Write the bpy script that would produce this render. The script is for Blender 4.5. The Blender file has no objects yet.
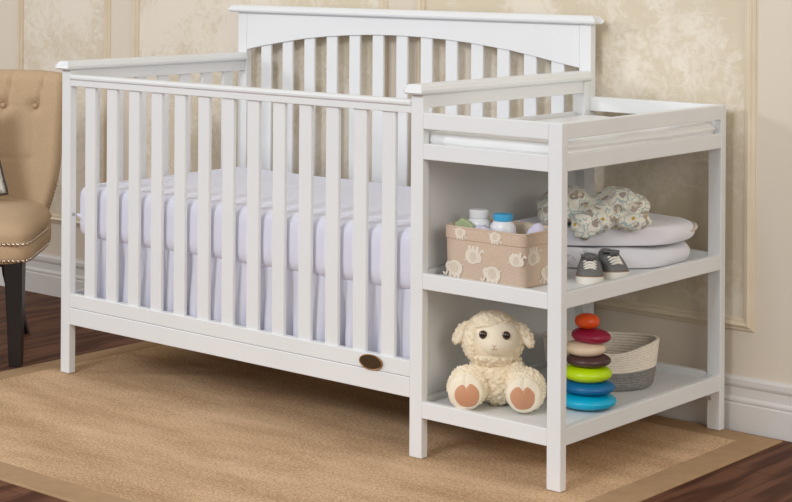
import bpy, bmesh, math, random
from mathutils import Vector, Matrix, noise, Euler
random.seed(7)
PI = math.pi
SC = bpy.context.scene
COL = SC.collection

# ------------------------------------------------------------------ materials
def mat(name, color=(.8, .8, .8), rough=.5, metal=0, sheen=0, coat=0, spec=.5):
    m = bpy.data.materials.new(name); m.use_nodes = True
    b = m.node_tree.nodes['Principled BSDF']
    b.inputs['Base Color'].default_value = (*color, 1)
    b.inputs['Roughness'].default_value = rough
    b.inputs['Metallic'].default_value = metal
    b.inputs['Specular IOR Level'].default_value = spec
    b.inputs['Sheen Weight'].default_value = sheen
    b.inputs['Coat Weight'].default_value = coat
    return m
class NT:
    def __init__(s, m):
        s.m = m; s.t = m.node_tree; s.b = s.t.nodes['Principled BSDF']
        s.co = s.t.nodes.new('ShaderNodeTexCoord').outputs['Object']
    def n(s, typ, ins=None, **kw):
        x = s.t.nodes.new(typ)
        for k, v in kw.items(): setattr(x, k, v)
        for k, v in (ins or {}).items():
            if hasattr(v, 'is_linked') or isinstance(v, bpy.types.NodeSocket): s.t.links.new(v, x.inputs[k])
            else: x.inputs[k].default_value = v
        return x
    def mapping(s, scale=(1, 1, 1), rot=(0, 0, 0), vec=None):
        return s.n('ShaderNodeMapping', {'Vector': vec or s.co, 'Scale': scale, 'Rotation': rot}).outputs[0]
    def noise(s, scale, detail=4, rough=.5, vec=None, dist=0):
        return s.n('ShaderNodeTexNoise', {'Vector': vec or s.co, 'Scale': scale, 'Detail': detail, 'Roughness': rough, 'Distortion': dist}).outputs['Fac']
    def ramp(s, fac, stops):
        r = s.n('ShaderNodeValToRGB', {'Fac': fac}); e = r.color_ramp.elements
        while len(e) < len(stops): e.new(.5)
        for i, (p, c) in enumerate(stops):
            e[i].position = p; e[i].color = (*c, 1) if len(c) == 3 else c
        return r.outputs['Color']
    def mix(s, fac, a, b):
        x = s.n('ShaderNodeMix', data_type='RGBA')
        for i, v in ((0, fac), (6, a), (7, b)):
            if isinstance(v, bpy.types.NodeSocket): s.t.links.new(v, x.inputs[i])
            else: x.inputs[i].default_value = v if i == 0 else (*v, 1)
        return x.outputs[2]
    def math(s, op, a, b=0, c=None):
        x = s.n('ShaderNodeMath', operation=op)
        for i, v in enumerate((a, b) if c is None else (a, b, c)):
            if isinstance(v, bpy.types.NodeSocket): s.t.links.new(v, x.inputs[i])
            else: x.inputs[i].default_value = v
        return x.outputs[0]
    def color(s, c): s.t.links.new(c, s.b.inputs['Base Color'])
    def rough(s, c): s.t.links.new(c, s.b.inputs['Roughness'])
    def bump(s, h, strength=.3, dist=.002):
        x = s.n('ShaderNodeBump', {'Height': h, 'Strength': strength, 'Distance': dist})
        s.t.links.new(x.outputs[0], s.b.inputs['Normal'])

M = {}
m = M['paint'] = mat('white_paint', (.80, .80, .79), .42); n = NT(m)
n.bump(n.noise(60, 3), .12, .001)
n.color(n.ramp(n.noise(6, 3), [(.3, (.775, .785, .785)), (.7, (.80, .81, .81))]))
m = M['sheet'] = mat('white_sheet', (.85, .85, .97), .85, sheen=.2); n = NT(m)
n.bump(n.noise(9, 3, vec=n.mapping((1, 1, .6))), .5, .006)
m = M['skirt'] = mat('skirt_cloth', (.83, .83, .92), .9, sheen=.2); n = NT(m)
n.bump(n.noise(14, 3, vec=n.mapping((1, 1, .25))), .4, .005)
m = M['vinyl'] = mat('white_vinyl', (.84, .84, .835), .35); n = NT(m)
n.bump(n.noise(30, 3, vec=n.mapping((.2, .2, 2))), .6, .004)
m = M['wall'] = mat('wall_paint', (.62, .52, .405), .8); n = NT(m)
n.color(n.ramp(n.noise(1.5, 3), [(.3, (.70, .615, .505)), (.7, (.725, .64, .53))]))
n.bump(n.noise(90, 4), .12, .001)
m = M['damask'] = mat('damask_wallpaper', (.6, .5, .37), .6); n = NT(m)
big = n.noise(2.6, 5, .62, dist=.6)
vor = n.n('ShaderNodeTexVoronoi', {'Vector': n.mapping((1, 1, .8)), 'Scale': 9.0}, feature='SMOOTH_F1').outputs['Distance']
fine = n.noise(26, 6, .68, dist=1.6)
pat = n.math('ADD', n.math('MULTIPLY', big, 1.0), n.math('MULTIPLY', n.math('SUBTRACT', fine, .5), .62))
pat = n.math('ADD', pat, n.math('MULTIPLY', n.math('SUBTRACT', vor, .3), .22))
mask = n.ramp(pat, [(.48, (0, 0, 0)), (.64, (1, 1, 1))])
n.color(n.mix(mask, (.775, .70, .585), (.665, .575, .43)))
n.rough(n.ramp(mask, [(0, (.60, .60, .60)), (1, (.40, .40, .40))]))
n.bump(n.math('ADD', fine, n.math('MULTIPLY', mask, .4)), .35, .002)
m = M['moulding'] = mat('cream_moulding', (.68, .59, .455), .42); n = NT(m)
n.color(n.ramp(n.noise(8, 5, vec=n.mapping((1, 1, 1))), [(.35, (.69, .58, .42)), (.7, (.76, .66, .51))]))
M['baseboard'] = mat('baseboard_paint', (.70, .67, .64), .5)
m = M['floor'] = mat('dark_wood', (.1, .04, .025), .5, spec=.06); n = NT(m)
pv = n.mapping((1, 1, 1), (0, 0, PI/2))
brick = n.n('ShaderNodeTexBrick', {'Vector': pv, 'Color1': (.3, .3, .3, 1), 'Color2': (.7, .7, .7, 1), 'Mortar': (0, 0, 0, 1),
        'Scale': 1.0, 'Mortar Size': .0012, 'Brick Width': 1.3, 'Row Height': .125}, offset=.37)
warp = n.noise(1.6, 3, vec=n.mapping((4, .6, 1)), dist=.8)
wv = n.n('ShaderNodeTexWave', {'Vector': n.mapping((1, .16, 1)), 'Scale': 3.2, 'Distortion': 20.0, 'Detail': 4.0, 'Detail Scale': 1.1, 'Detail Roughness': .62}, bands_direction='X').outputs['Fac']
fg = n.noise(60, 5, .7, vec=n.mapping((1, .05, 1)))
g = n.math('ADD', n.math('MULTIPLY', wv, .45), n.math('MULTIPLY', fg, .35)); g = n.math('ADD', g, n.math('MULTIPLY', warp, .3))
wc = n.ramp(g, [(.25, (.062, .023, .013)), (.5, (.105, .041, .023)), (.8, (.165, .072, .040))])
wc = n.mix(n.math('MULTIPLY', brick.outputs['Fac'], .8), wc, (.02, .008, .005))
x = n.n('ShaderNodeMix', {0: .25}, data_type='RGBA', blend_type='OVERLAY')
n.t.links.new(wc, x.inputs[6]); n.t.links.new(brick.outputs['Color'], x.inputs[7])
n.color(x.outputs[2]); n.bump(g, .12, .001)
m = M['rug'] = mat('woven_rug', (.52, .35, .21), .95, spec=.02); n = NT(m)
tw = n.n('ShaderNodeTexWave', {'Vector': n.mapping((1, 1, 1), (0, 0, .6)), 'Scale': 75.0, 'Distortion': 3.0, 'Detail': 2.0, 'Detail Scale': 3.0}).outputs['Fac']
nz = n.noise(150, 4, .8); lz = n.noise(3.2, 4, .6, vec=n.mapping((.6, 2.2, 1)))
f = n.math('ADD', n.math('MULTIPLY', nz, .62), n.math('MULTIPLY', tw, .14)); f = n.math('ADD', f, n.math('MULTIPLY', lz, .30))
n.color(n.ramp(f, [(.40, (.29, .17, .083)), (.53, (.55, .36, .207)), (.64, (.78, .55, .355))]))
n.bump(f, .5, .003)
m = M['rug_border'] = mat('rug_border_cloth', (.42, .30, .20), .95, spec=.02); n = NT(m)
n.color(n.ramp(n.noise(12, 5, .7), [(.3, (.37, .24, .135)), (.7, (.45, .295, .17))])); n.bump(n.noise(350, 2), .3, .001)
m = M['chair'] = mat('beige_linen', (.54, .38, .23), .95, sheen=.05, spec=.1); n = NT(m)
n.color(n.ramp(n.noise(220, 4, .7), [(.3, (.50, .35, .215)), (.7, (.60, .435, .275))])); n.bump(n.noise(260, 2), .35, .001)
M['nail'] = mat('pewter_nailhead', (.62, .52, .42), .25, metal=1)
M['blackwood'] = mat('black_wood', (.012, .009, .008), .35)
m = M['pillow'] = mat('pillow_print', (.75, .72, .66), .9); n = NT(m)
n.color(n.ramp(n.noise(22, 2, dist=1.5), [(.42, (.74, .70, .62)), (.5, (.30, .31, .30)), (.6, (.72, .69, .62))]))
M['piping'] = mat('dark_piping', (.06, .045, .04), .8)
M['bronze'] = mat('bronze', (.20, .125, .06), .38, metal=.85)
M['bronze_dark'] = mat('dark_bronze', (.085, .055, .028), .45, metal=.7)
M['bronze_rim'] = mat('copper_rim', (.42, .20, .08), .3, metal=.9)
M['steel'] = mat('steel', (.55, .55, .56), .3, metal=1)
m = M['linen'] = mat('basket_linen', (.62, .47, .36), .95); n = NT(m)
n.color(n.ramp(n.noise(240, 4, .75), [(.3, (.54, .41, .305)), (.7, (.65, .51, .395))])); n.bump(n.noise(300, 2), .4, .001)
m = M['print'] = mat('cream_print', (.76, .68, .57), .9); n = NT(m); n.bump(n.noise(300, 2), .4, .001)
M['print2'] = mat('faded_print', (.66, .57, .45), .9)
m = M['lining'] = mat('basket_lining', (.74, .64, .50), .9); n = NT(m); n.bump(n.noise(200, 2), .3, .001)
M['bottle'] = mat('white_plastic', (.84, .84, .85), .3)
M['capblue'] = mat('blue_plastic', (.06, .42, .72), .35)
M['green'] = mat('green_wipes', (.40, .47, .27), .7)
m = M['lavender'] = mat('lavender_cloth', (.55, .52, .66), .9); n = NT(m)
n.color(n.ramp(n.noise(60, 3), [(.4, (.50, .47, .62)), (.6, (.70, .68, .78))]))
M['lav2'] = mat('pale_lavender_cloth', (.62, .59, .72), .9, sheen=.2)
m = M['wool'] = mat('cream_wool', (.88, .76, .56), 1, sheen=.5, spec=.1); n = NT(m)
n.bump(n.noise(160, 3, .7), .5, .002)
m = M['plush'] = mat('short_plush', (.89, .80, .63), 1, sheen=.5, spec=.1); n = NT(m); n.bump(n.noise(400, 2), .3, .001)
M['pad'] = mat('tan_suede', (.62, .30, .165), .75, sheen=.3)
M['eye'] = mat('eye_black', (.008, .006, .005), .08, coat=.6)
M['iris'] = mat('eye_brown', (.10, .035, .012), .12, coat=.6)
M['stitch'] = mat('brown_stitch', (.42, .25, .18), .8)
for k, c in dict(cyan=(.0, .40, .62), blue=(.0, .13, .33), lime=(.50, .72, .0), brown=(.075, .032, .03), cream=(.80, .63, .45), berry=(.32, .006, .045), orange=(.80, .09, .01), core=(.9, .35, .02)).items():
    M['r_'+k] = mat('ring_'+k, c, .36)
def rope(name, a, b):
    m = mat(name, a, .95); n = NT(m)
    w = n.n('ShaderNodeTexWave', {'Vector': n.co, 'Scale': 26.0, 'Distortion': .3}, bands_direction='Z').outputs['Fac']
    w2 = n.n('ShaderNodeTexNoise', {'Vector': n.mapping((1, 1, .7)), 'Scale': 150.0}).outputs['Fac']
    n.color(n.mix(n.ramp(w2, [(.35, (0, 0, 0)), (.6, (1, 1, 1))]), a, b)); n.bump(w2, .4, .001)
    return m
M['rope_cream'] = rope('cream_rope', (.80, .71, .60), (.88, .80, .70))
M['rope_grey'] = rope('grey_rope', (.20, .19, .18), (.27, .255, .245))
m = M['blanket'] = mat('white_blanket', (.84, .825, .885), .95, sheen=.4); n = NT(m); n.bump(n.noise(28, 5, .7), .6, .006)
m = M['blanket2'] = mat('embroidered_blanket', (.76, .75, .79), .9, sheen=.3); n = NT(m)
v = n.n('ShaderNodeTexVoronoi', {'Vector': n.co, 'Scale': 55.0}).outputs['Distance']; nn = n.noise(9, 2)
d = n.math('MULTIPLY', n.ramp(v, [(.25, (1, 1, 1)), (.4, (0, 0, 0))]), n.ramp(nn, [(.5, (0, 0, 0)), (.56, (1, 1, 1))]))
n.bump(d, .9, .004)
M['trim_beige'] = mat('beige_binding', (.66, .56, .48), .9)
# swaddle print: grey elephants, mustard flowers, blue vines on cream
m = M['swaddle'] = mat('elephant_muslin', (.8, .78, .68), .95, sheen=.2); n = NT(m)
wob = n.n('ShaderNodeTexNoise', {'Vector': n.co, 'Scale': 45.0, 'Detail': 2.0}).outputs['Color']
wv = n.n('ShaderNodeMix', {0: .012}, data_type='RGBA', blend_type='ADD'); n.t.links.new(n.co, wv.inputs[6]); n.t.links.new(wob, wv.inputs[7])
wc = wv.outputs[2]
edge = n.n('ShaderNodeTexVoronoi', {'Vector': wc, 'Scale': 36.0}, feature='DISTANCE_TO_EDGE').outputs['Distance']
vine = n.math('MULTIPLY', n.ramp(edge, [(.035, (1, 1, 1)), (.06, (0, 0, 0))]), n.ramp(n.noise(60, 1), [(.40, (0, 0, 0)), (.48, (1, 1, 1))]))
cell = n.n('ShaderNodeTexVoronoi', {'Vector': wc, 'Scale': 36.0}, feature='F1')
cd = cell.outputs['Distance']; cc = n.n('ShaderNodeSeparateColor', {0: cell.outputs['Color']}).outputs[0]
el = n.math('MULTIPLY', n.ramp(cd, [(.44, (1, 1, 1)), (.47, (0, 0, 0))]), n.ramp(cc, [(.40, (0, 0, 0)), (.41, (1, 1, 1))]))
inner = n.math('MULTIPLY', el, n.ramp(n.noise(80, 1), [(.56, (0, 0, 0)), (.6, (1, 1, 1))]))
mu = n.math('MULTIPLY', n.ramp(cd, [(.19, (1, 1, 1)), (.22, (0, 0, 0))]), n.ramp(cc, [(.38, (1, 1, 1)), (.39, (0, 0, 0))]))
mu = n.math('MULTIPLY', mu, n.ramp(cc, [(.12, (0, 0, 0)), (.13, (1, 1, 1))]))
c = n.mix(vine, (.86, .84, .74), (.42, .54, .55)); c = n.mix(el, c, (.42, .355, .31)); c = n.mix(inner, c, (.74, .68, .58)); c = n.mix(mu, c, (.58, .38, .05))
n.color(c); n.bump(n.noise(120, 3), .3, .002)
m = M['denim'] = mat('charcoal_canvas', (.09, .088, .09), .9); n = NT(m)
n.color(n.ramp(n.noise(500, 3, .8), [(.35, (.07, .07, .07)), (.65, (.24, .235, .23))])); n.bump(n.noise(500, 2), .4, .001)
M['rubber'] = mat('white_rubber', (.80, .77, .70), .55)
M['rubber_line'] = mat('brown_line', (.33, .17, .09), .7)
M['lace'] = mat('cotton_lace', (.78, .74, .66), .9)
M['inside'] = mat('shoe_inside', (.03, .028, .027), .9)

# ------------------------------------------------------------------ mesh helpers
def obj(name, bm, mats, parent=None, smooth=False, bevel=0, sub=0, autosm=None):
    me = bpy.data.meshes.new(name)
    bmesh.ops.recalc_face_normals(bm, faces=bm.faces)
    bm.to_mesh(me); bm.free()
    for mm in (mats if isinstance(mats, (list, tuple)) else [mats]): me.materials.append(M[mm] if isinstance(mm, str) else mm)
    if smooth:
        for p in me.polygons: p.use_smooth = True
    o = bpy.data.objects.new(name, me); COL.objects.link(o)
    if parent: o.parent = parent
    if bevel:
        b = o.modifiers.new('bevel', 'BEVEL'); b.width = bevel; b.segments = 2; b.limit_method = 'ANGLE'; b.angle_limit = .7
    if sub:
        s = o.modifiers.new('sub', 'SUBSURF'); s.levels = s.render_levels = sub
    return o
def tag(o, label, cat, group=None):
    o['label'] = label; o['category'] = cat
    if group: o['group'] = group
    return o
def thing(name, label, cat, loc=(0, 0, 0), rz=0, group=None):
    o = bpy.data.objects.new(name, None); COL.objects.link(o)
    o.location = loc; o.rotation_euler = (0, 0, rz); o.empty_display_size = .1
    return tag(o, label, cat, group)
def struct(o): o['kind'] = 'structure'; return o
def B(bm, x0, x1, y0, y1, z0, z1, mi=0):
    v = [bm.verts.new((x, y, z)) for z in (z0, z1) for y in (y0, y1) for x in (x0, x1)]
    for q in ((0, 2, 3, 1), (4, 5, 7, 6), (0, 1, 5, 4), (2, 6, 7, 3), (0, 4, 6, 2), (1, 3, 7, 5)):
        bm.faces.new([v[i] for i in q]).material_index = mi
    return v
def box(*a):
    bm = bmesh.new(); B(bm, *a); return bm
def extrude_profile(pts, axis, a0, a1, bm=None):
    """closed profile pts [(u,z)] swept along axis 'X' (u=y) or 'Y' (u=x)"""
    bm = bm or bmesh.new()
    f = (lambda a, u, z: (a, u, z)) if axis == 'X' else (lambda a, u, z: (u, a, z))
    r0 = [bm.verts.new(f(a0, u, z)) for u, z in pts]; r1 = [bm.verts.new(f(a1, u, z)) for u, z in pts]
    k = len(pts)
    for i in range(k): bm.faces.new((r0[i], r0[(i+1) % k], r1[(i+1) % k], r1[i]))
    bm.faces.new(r0[::-1]); bm.faces.new(r1)
    return bm
def lathe(prof, seg=40, cx=0, cy=0, sx=1, sy=1, bm=None, mi=0, cap=True):
    bm = bm or bmesh.new(); rings = []
    for r, z in prof:
        rings.append([bm.verts.new((cx+r*sx*math.cos(2*PI*i/seg), cy+r*sy*math.sin(2*PI*i/seg), z)) for i in range(seg)])
    for a, b in zip(rings, rings[1:]):
        for i in range(seg): bm.faces.new((a[i], a[(i+1) % seg], b[(i+1) % seg], b[i])).material_index = mi
    if cap:
        bm.faces.new(rings[0][::-1]).material_index = mi; bm.faces.new(rings[-1]).material_index = mi
    return bm
def tube(pts, r, seg=8, bm=None, closed=False, mi=0):
    bm = bm or bmesh.new(); P = [Vector(p) for p in pts]; k = len(P); rings = []
    for i, p in enumerate(P):
        t = (P[(i+1) % k]-P[i-1]) if closed else (P[min(i+1, k-1)]-P[max(i-1, 0)])
        t.normalize(); up = Vector((0, 0, 1)) if abs(t.z) < .9 else Vector((1, 0, 0))
        a = t.cross(up).normalized(); b = t.cross(a); rr = r[i] if isinstance(r, (list, tuple)) else r
        rings.append([bm.verts.new(p+(a*math.cos(2*PI*j/seg)+b*math.sin(2*PI*j/seg))*rr) for j in range(seg)])
    for q in range(k if closed else k-1):
        A, Bq = rings[q], rings[(q+1) % k]
        for j in range(seg): bm.faces.new((A[j], A[(j+1) % seg], Bq[(j+1) % seg], Bq[j])).material_index = mi
    if not closed:
        bm.faces.new(rings[0][::-1]).material_index = mi; bm.faces.new(rings[-1]).material_index = mi
    return bm
def blob(bm, c, r, rot=(0, 0, 0), sub=4, fn=None, mi=0):
    """ellipsoid; fn(unit point, world point)->offset along normal"""
    R = Euler(rot).to_matrix(); t = bmesh.ops.create_icosphere(bm, subdivisions=sub, radius=1)['verts']
    for v in t:
        u = v.co.copy(); p = R @ Vector((u.x*r[0], u.y*r[1], u.z*r[2])) + Vector(c)
        nr = R @ Vector((u.x/r[0], u.y/r[1], u.z/r[2])).normalized()
        if fn: p += nr*fn(u, p)
        v.co = p
    fs = {f for v in t for f in v.link_faces}
    for f in fs: f.material_index = mi
    return t
def bump_rbox(name, x0, x1, y0, y1, z0, z1, r, m, parent=None, fn=None, seg=.03):
    """rounded box with subdivided surface"""
    bm = bmesh.new(); nx, ny, nz = [max(2, int(round(d/seg))) for d in (x1-x0, y1-y0, z1-z0)]
    c = Vector(((x0+x1)/2, (y0+y1)/2, (z0+z1)/2)); h = Vector(((x1-x0)/2, (y1-y0)/2, (z1-z0)/2)); V = {}
    def edgepos(i, k):   # denser near ends
        t = i/k*2-1
        return t*(1.35-.35*abs(t))
    def vert(i, j, k):
        key = (i, j, k)
        if key not in V:
            p = Vector((edgepos(i, nx)*h.x, edgepos(j, ny)*h.y, edgepos(k, nz)*h.z))
            q = Vector([max(-(h[a]-r), min(h[a]-r, p[a])) for a in range(3)]); d = p-q
            if d.length > 1e-9: d.normalize()
            else: d = Vector((0, 0, 1 if p.z > 0 else -1))
            w = q + d*r
            if fn: w += d*fn(w+c)
            V[key] = bm.verts.new(w+c)
        return V[key]
    for i in range(nx):
        for j in range(ny):
            for k in (0, nz): bm.faces.new((vert(i, j, k), vert(i+1, j, k), vert(i+1, j+1, k), vert(i, j+1, k)))
    for i in range(nx):
        for k in range(nz):
            for j in (0, ny): bm.faces.new((vert(i, j, k), vert(i+1, j, k), vert(i+1, j, k+1), vert(i, j, k+1)))
    for j in range(ny):
        for k in range(nz):
            for i in (0, nx): bm.faces.new((vert(i, j, k), vert(i, j+1, k), vert(i, j+1, k+1), vert(i, j, k+1)))
    return obj(name, bm, m, parent, smooth=True, sub=1)

# ------------------------------------------------------------------ room
WY = lambda x: .7707 + .00652*x           # back wall runs almost parallel to the crib
def wall_root(name):
    return None
FX0, FX1, FY0 = -4.0, 5.5, -5.0
FZ = -.007
bm = box(FX0, FX1, FY0, .84, -.06, FZ); struct(obj('floor', bm, 'floor'))
WA = math.atan(.00652)
WLY = .7837
panels = [(-1.221, -.693), (-.576, .606), (.722, 1.885)]
PZ0, PZ1 = .258, 2.25
bm = bmesh.new()
xs = [FX0, -1.20, -.71, -.556, .587, .742, 1.865, FX1]; zs = [FZ, .276, 2.23, 2.7]
g = {}
for i, x in enumerate(xs):
    for k, z in enumerate(zs): g[i, k] = bm.verts.new((x, 0, z))
for i in range(len(xs)-1):
    for k in range(3):
        f = bm.faces.new((g[i, k], g[i+1, k], g[i+1, k+1], g[i, k+1])); f.material_index = 1 if (k == 1 and i in (1, 3, 5)) else 0
nxs = len(xs)-1
border = [g[i, 0] for i in range(nxs+1)]+[g[nxs, k] for k in (1, 2, 3)]+[g[i, 3] for i in range(nxs-1, -1, -1)]+[g[0, k] for k in (2, 1)]
rear = [bm.verts.new((v.co.x, .08, v.co.z)) for v in border]
for i in range(len(border)):
    j = (i+1) % len(border); bm.faces.new((border[i], rear[i], rear[j], border[j]))
bm.faces.new(rear)
w = obj('wall_back', bm, ['wall', 'damask'])
w.location = (0, WLY, 0); w.rotation_euler = (0, 0, WA); struct(w)
# ensure the wall body is behind its face
prof_m = [(0, 0), (.004, .001), (.006, .004), (.007, .009), (.012, .012), (.015, .017), (.013, .022), (.007, .025), (.008, .029), (.005, .033), (0, .034)]  # (out, across)
for i, (a, b) in enumerate(panels):
    bm = bmesh.new(); rings = []
    for (cx, cz, sx, sz) in ((a, PZ0, 1, 1), (b, PZ0, -1, 1), (b, PZ1, -1, -1), (a, PZ1, 1, -1)):
        rings.append([bm.verts.new((cx+sx*t, -o_, cz+sz*t)) for o_, t in prof_m])
    for q in range(4):
        A, C2 = rings[q], rings[(q+1) % 4]
        for j in range(len(prof_m)-1): bm.faces.new((A[j], A[j+1], C2[j+1], C2[j]))
    t = obj('trim_%d' % (i+1), bm, 'moulding', bevel=0)
    t.location = (0, WLY, 0); t.rotation_euler = (0, 0, WA); struct(t)
bp = [(.0, FZ), (-.014, FZ), (-.014, .064), (-.011, .068), (-.013, .072), (-.013, .077), (-.009, .082), (-.007, .084), (-.007, .108), (-.010, .112), (-.012, .118), (-.012, .130), (-.009, .135), (-.004, .138), (0, .138)]
t = obj('baseboard_back', extrude_profile(bp, 'X', FX0, FX1), 'baseboard'); t.location = (0, WLY, 0); t.rotation_euler = (0, 0, WA); struct(t)

# rug: woven field with a flat sewn border
rug = thing('rug', 'large tan woven rug with a flat cloth border under the crib', 'rug', (0, 0, 0))
RX0, RX1, RY0, RY1 = -.14, 1.985, -.785, .762
bm = bmesh.new(); nx, ny = 130, 100; g = {}
fx0, fx1, fy0, fy1 = RX0+.085, RX1-.085, RY0+.082, RY1-.085
def rz(x, y):
    return -.0006 + .0011*noise.noise(Vector((x*3.1+y*1.2, y*4-x, 1.3)))*min(1, 6*min(x-fx0, fx1-x, y-fy0, fy1-y)+.02)
for i in range(nx+1):
    for j in range(ny+1):
        x = fx0+(fx1-fx0)*i/nx; y = fy0+(fy1-fy0)*j/ny; g[i, j] = bm.verts.new((x, y, rz(x, y)))
for i in range(nx):
    for j in range(ny): bm.faces.new((g[i, j], g[i+1, j], g[i+1, j+1], g[i, j+1]))
bot = [bm.verts.new((x, y, FZ+.0005)) for x, y in ((fx0, fy0), (fx1, fy0), (fx1, fy1), (fx0, fy1))]
bm.faces.new(bot[::-1])
for e, c in ((([g[i, 0] for i in range(nx+1)]), (0, 1)), (([g[nx, j] for j in range(ny+1)]), (1, 2)), (([g[nx-i, ny] for i in range(nx+1)]), (2, 3)), (([g[0, ny-j] for j in range(ny+1)]), (3, 0))):
    bm.faces.new([bot[c[0]], bot[c[1]]]+e[::-1])
obj('rug_field', bm, 'rug', rug, smooth=False)
bm = bmesh.new(); rings = []
for k in range(4):
    sx, sy = ((1, 1), (-1, 1), (-1, -1), (1, -1))[k]
    cx, cy = ((RX0, RY0), (RX1, RY0), (RX1, RY1), (RX0, RY1))[k]
    rings.append([bm.verts.new((cx+sx*t, cy+sy*t, z)) for t, z in ((0, FZ+.0004), (-.0, -.004), (.003, -.001), (.083, .0006), (.087, -.001), (.087, FZ+.0004))])
for k in range(4):
    for j in range(6): bm.faces.new((rings[k][j], rings[k][(j+1) % 6], rings[(k+1) % 4][(j+1) % 6], rings[(k+1) % 4][j]))
obj('rug_border', bm, 'rug_border', rug)
RZ = .0008

# ------------------------------------------------------------------ crib with changing table
crib = thing('crib', 'white wooden slatted crib with open shelf changing table joined to it', 'crib', (0, 0, 0))
def P(name, *a, bevel=.0018): return obj(name, box(*a), 'paint', crib, bevel=bevel)
L, W, D, XC = 1.40, .0394, .0244, 1.8196
HA, HC, YD, YG, HG = .9035, .8600, .728, .7335, 1.061
P('post', 0, W, 0, D, RZ, HA); P('post', L-W, L, 0, D, RZ, HA)
P('post', XC-W, XC, 0, D, RZ, HC); P('post', XC-W, XC, YD, YD+D, RZ, HC)
P('post', 0, W, YG, YG+D, RZ, HG); P('post', L-W, L, YG, YG+D, RZ, HG)
P('post', L-W, L, .705, .7325, RZ, HA)
# front panel
P('rail', W, L-W, .001, .023, .856, .8745)
# bullnose caps
def capprof(c0, c1, z0, z1):
    h = z1-z0; r = []
    for u, s in ((c0, 1), (c1, -1)):
        seq = [(u+s*.006, z0), (u+s*.001, z0+.15*h), (u, z0+.38*h), (u+s*.001, z0+.55*h), (u+s*.0045, z0+.64*h), (u+s*.0045, z0+.72*h), (u+s*.008, z0+.9*h), (u+s*.012, z1)]
        r.append(seq)
    return r[0]+r[1][::-1]
obj('rail_cap', extrude_profile([(.023, .8745), (.0, .8745), (-.0035, .878), (-.004, .883), (-.001, .888), (.004, .890), (.023, .890)], 'X', W, L-W), 'paint', crib)
P('rail', W, L-W, .001, .022, .198, .238); P('rail', W-.0, L-W, .0, .023, .147, .197)
PITCH, S0, SW = .09665, .099, .0445
for i in range(13):
    x = S0+i*PITCH; P('slat', x, x+SW, .007, .019, .236, .858, bevel=.0025)
# back panel / headboard
def archz(x):
    pts = [(.037, .939), (.105, .953), (.203, .969), (.297, .983), (.390, .993), (.488, 1.0), (.590, 1.005), (.690, 1.006), (.787, 1.004), (.883, 1.0), (.976, .993), (1.113, .978), (1.208, .963), (1.305, .946), (1.363, .937)]
    a = .939+.067*(1-((x-.70)/.663)**2)**.9 if abs(x-.7) < .663 else .939
    for (x0, z0), (x1, z1) in zip(pts, pts[1:]):
        if x0 <= x <= x1: return z0+(z1-z0)*(x-x0)/(x1-x0)
    return a
bm = bmesh.new(); N = 60; r = []
for i in range(N+1):
    x = W+.0006+(L-2*W-.0012)*i/N; za = archz(x)
    r.append([bm.verts.new((x, y, z)) for y, z in ((YG+.001, za), (YG+.001, HG), (YG+.022, HG), (YG+.022, za))])
for a, b in zip(r, r[1:]):
    for j in range(4): bm.faces.new((a[j], a[(j+1) % 4], b[(j+1) % 4], b[j]))
bm.faces.new(r[0]); bm.faces.new(r[-1][::-1])
obj('headboard', bm, 'paint', crib, bevel=.0012)
def inset(h):
    pr = [(0, .006), (.15, .001), (.38, 0), (.55, .001), (.64, .0045), (.72, .0045), (.9, .008), (1, .012)]
    return min(pr, key=lambda q: abs(q[0]-h))[1]
bm = extrude_profile(capprof(YG-.016, YG+D+.006, HG, HG+.024), 'X', -.0, L)
for v in bm.verts:    # mitre the profile outward at both ends
    ins = 1.5*inset((v.co.z-HG)/.024)
    v.co.x = -.034+ins if v.co.x < .5 else L+.025-ins
obj('headboard_cap', bm, 'paint', crib, bevel=.0015)
for i in range(13):
    x = S0+i*PITCH; P('slat', x, x+SW, YG+.008, YG+.018, .26, archz(x+SW/2)+.006, bevel=.0025)
P('rail', W, L-W, YG+.001, YG+.022, .20, .26)
# left end panel
P('end_rail', .005, .032, D, YG, .870, .9045); P('end_rail', .005, .032, D, YG, .17, .24)
for k in range(7):
    y = .084+k*.0935; P('slat', .012, .024, y, y+.044, .238, .872, bevel=.0025)
def end_cap(x0, x1):
    bm = extrude_profile(capprof(x0, x1, .9045, .9295), 'Y', -.018, YG-.001)
    for v in bm.verts:
        if v.co.y < 0:
            v.co.y = -.020+inset((v.co.z-.9045)/.025)
    obj('end_cap', bm, 'paint', crib, bevel=.001)
end_cap(-.011, W+.011); end_cap(L-W-.011, L+.011)
# right end panel between crib and changer
P('end_rail', 1.366, 1.394, D, .705, .870, .9045)
P('divider', 1.362, 1.372, D, .705, .10, .818)
# mattress support
P('mattress_support', .045, 1.355, .075, .68, .386, .3965)
# changer rails
P('rail', L, XC-W, .0, .020, .8195, .8595); P('rail', L, XC-W, .0, .020, .744, .783)
P('side_rail', XC-.021, XC-.001, D, YD, .8215, .8595); P('side_rail', XC-.021, XC-.001, D, YD, .746, .785)
P('rail', L, XC-W, YD+.002, YD+.021, .8195, .8595); P('rail', L, XC-W, YD+.002, YD+.021, .746, .785)
P('changing_tray', 1.372, XC-.021, .020, YD+.002, .757, .769)
for z0, z1, s in ((.422, .461, .449), (.102, .143, .132)):
    P('shelf_rail', L, XC-W, .0, .018, z0, z1); P('shelf_rail', XC-.019, XC-.001, D, YD, z0+.003, z1+.003)
    P('shelf_rail', L, XC-W, YD+.004, YD+.021, z0, z1+.006); P('shelf_rail', 1.3721, 1.386, D, .705, z0, z1+.003)
    P('shelf', 1.386, XC-.019, .018, YD+.004, s-.010, s)
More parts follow.
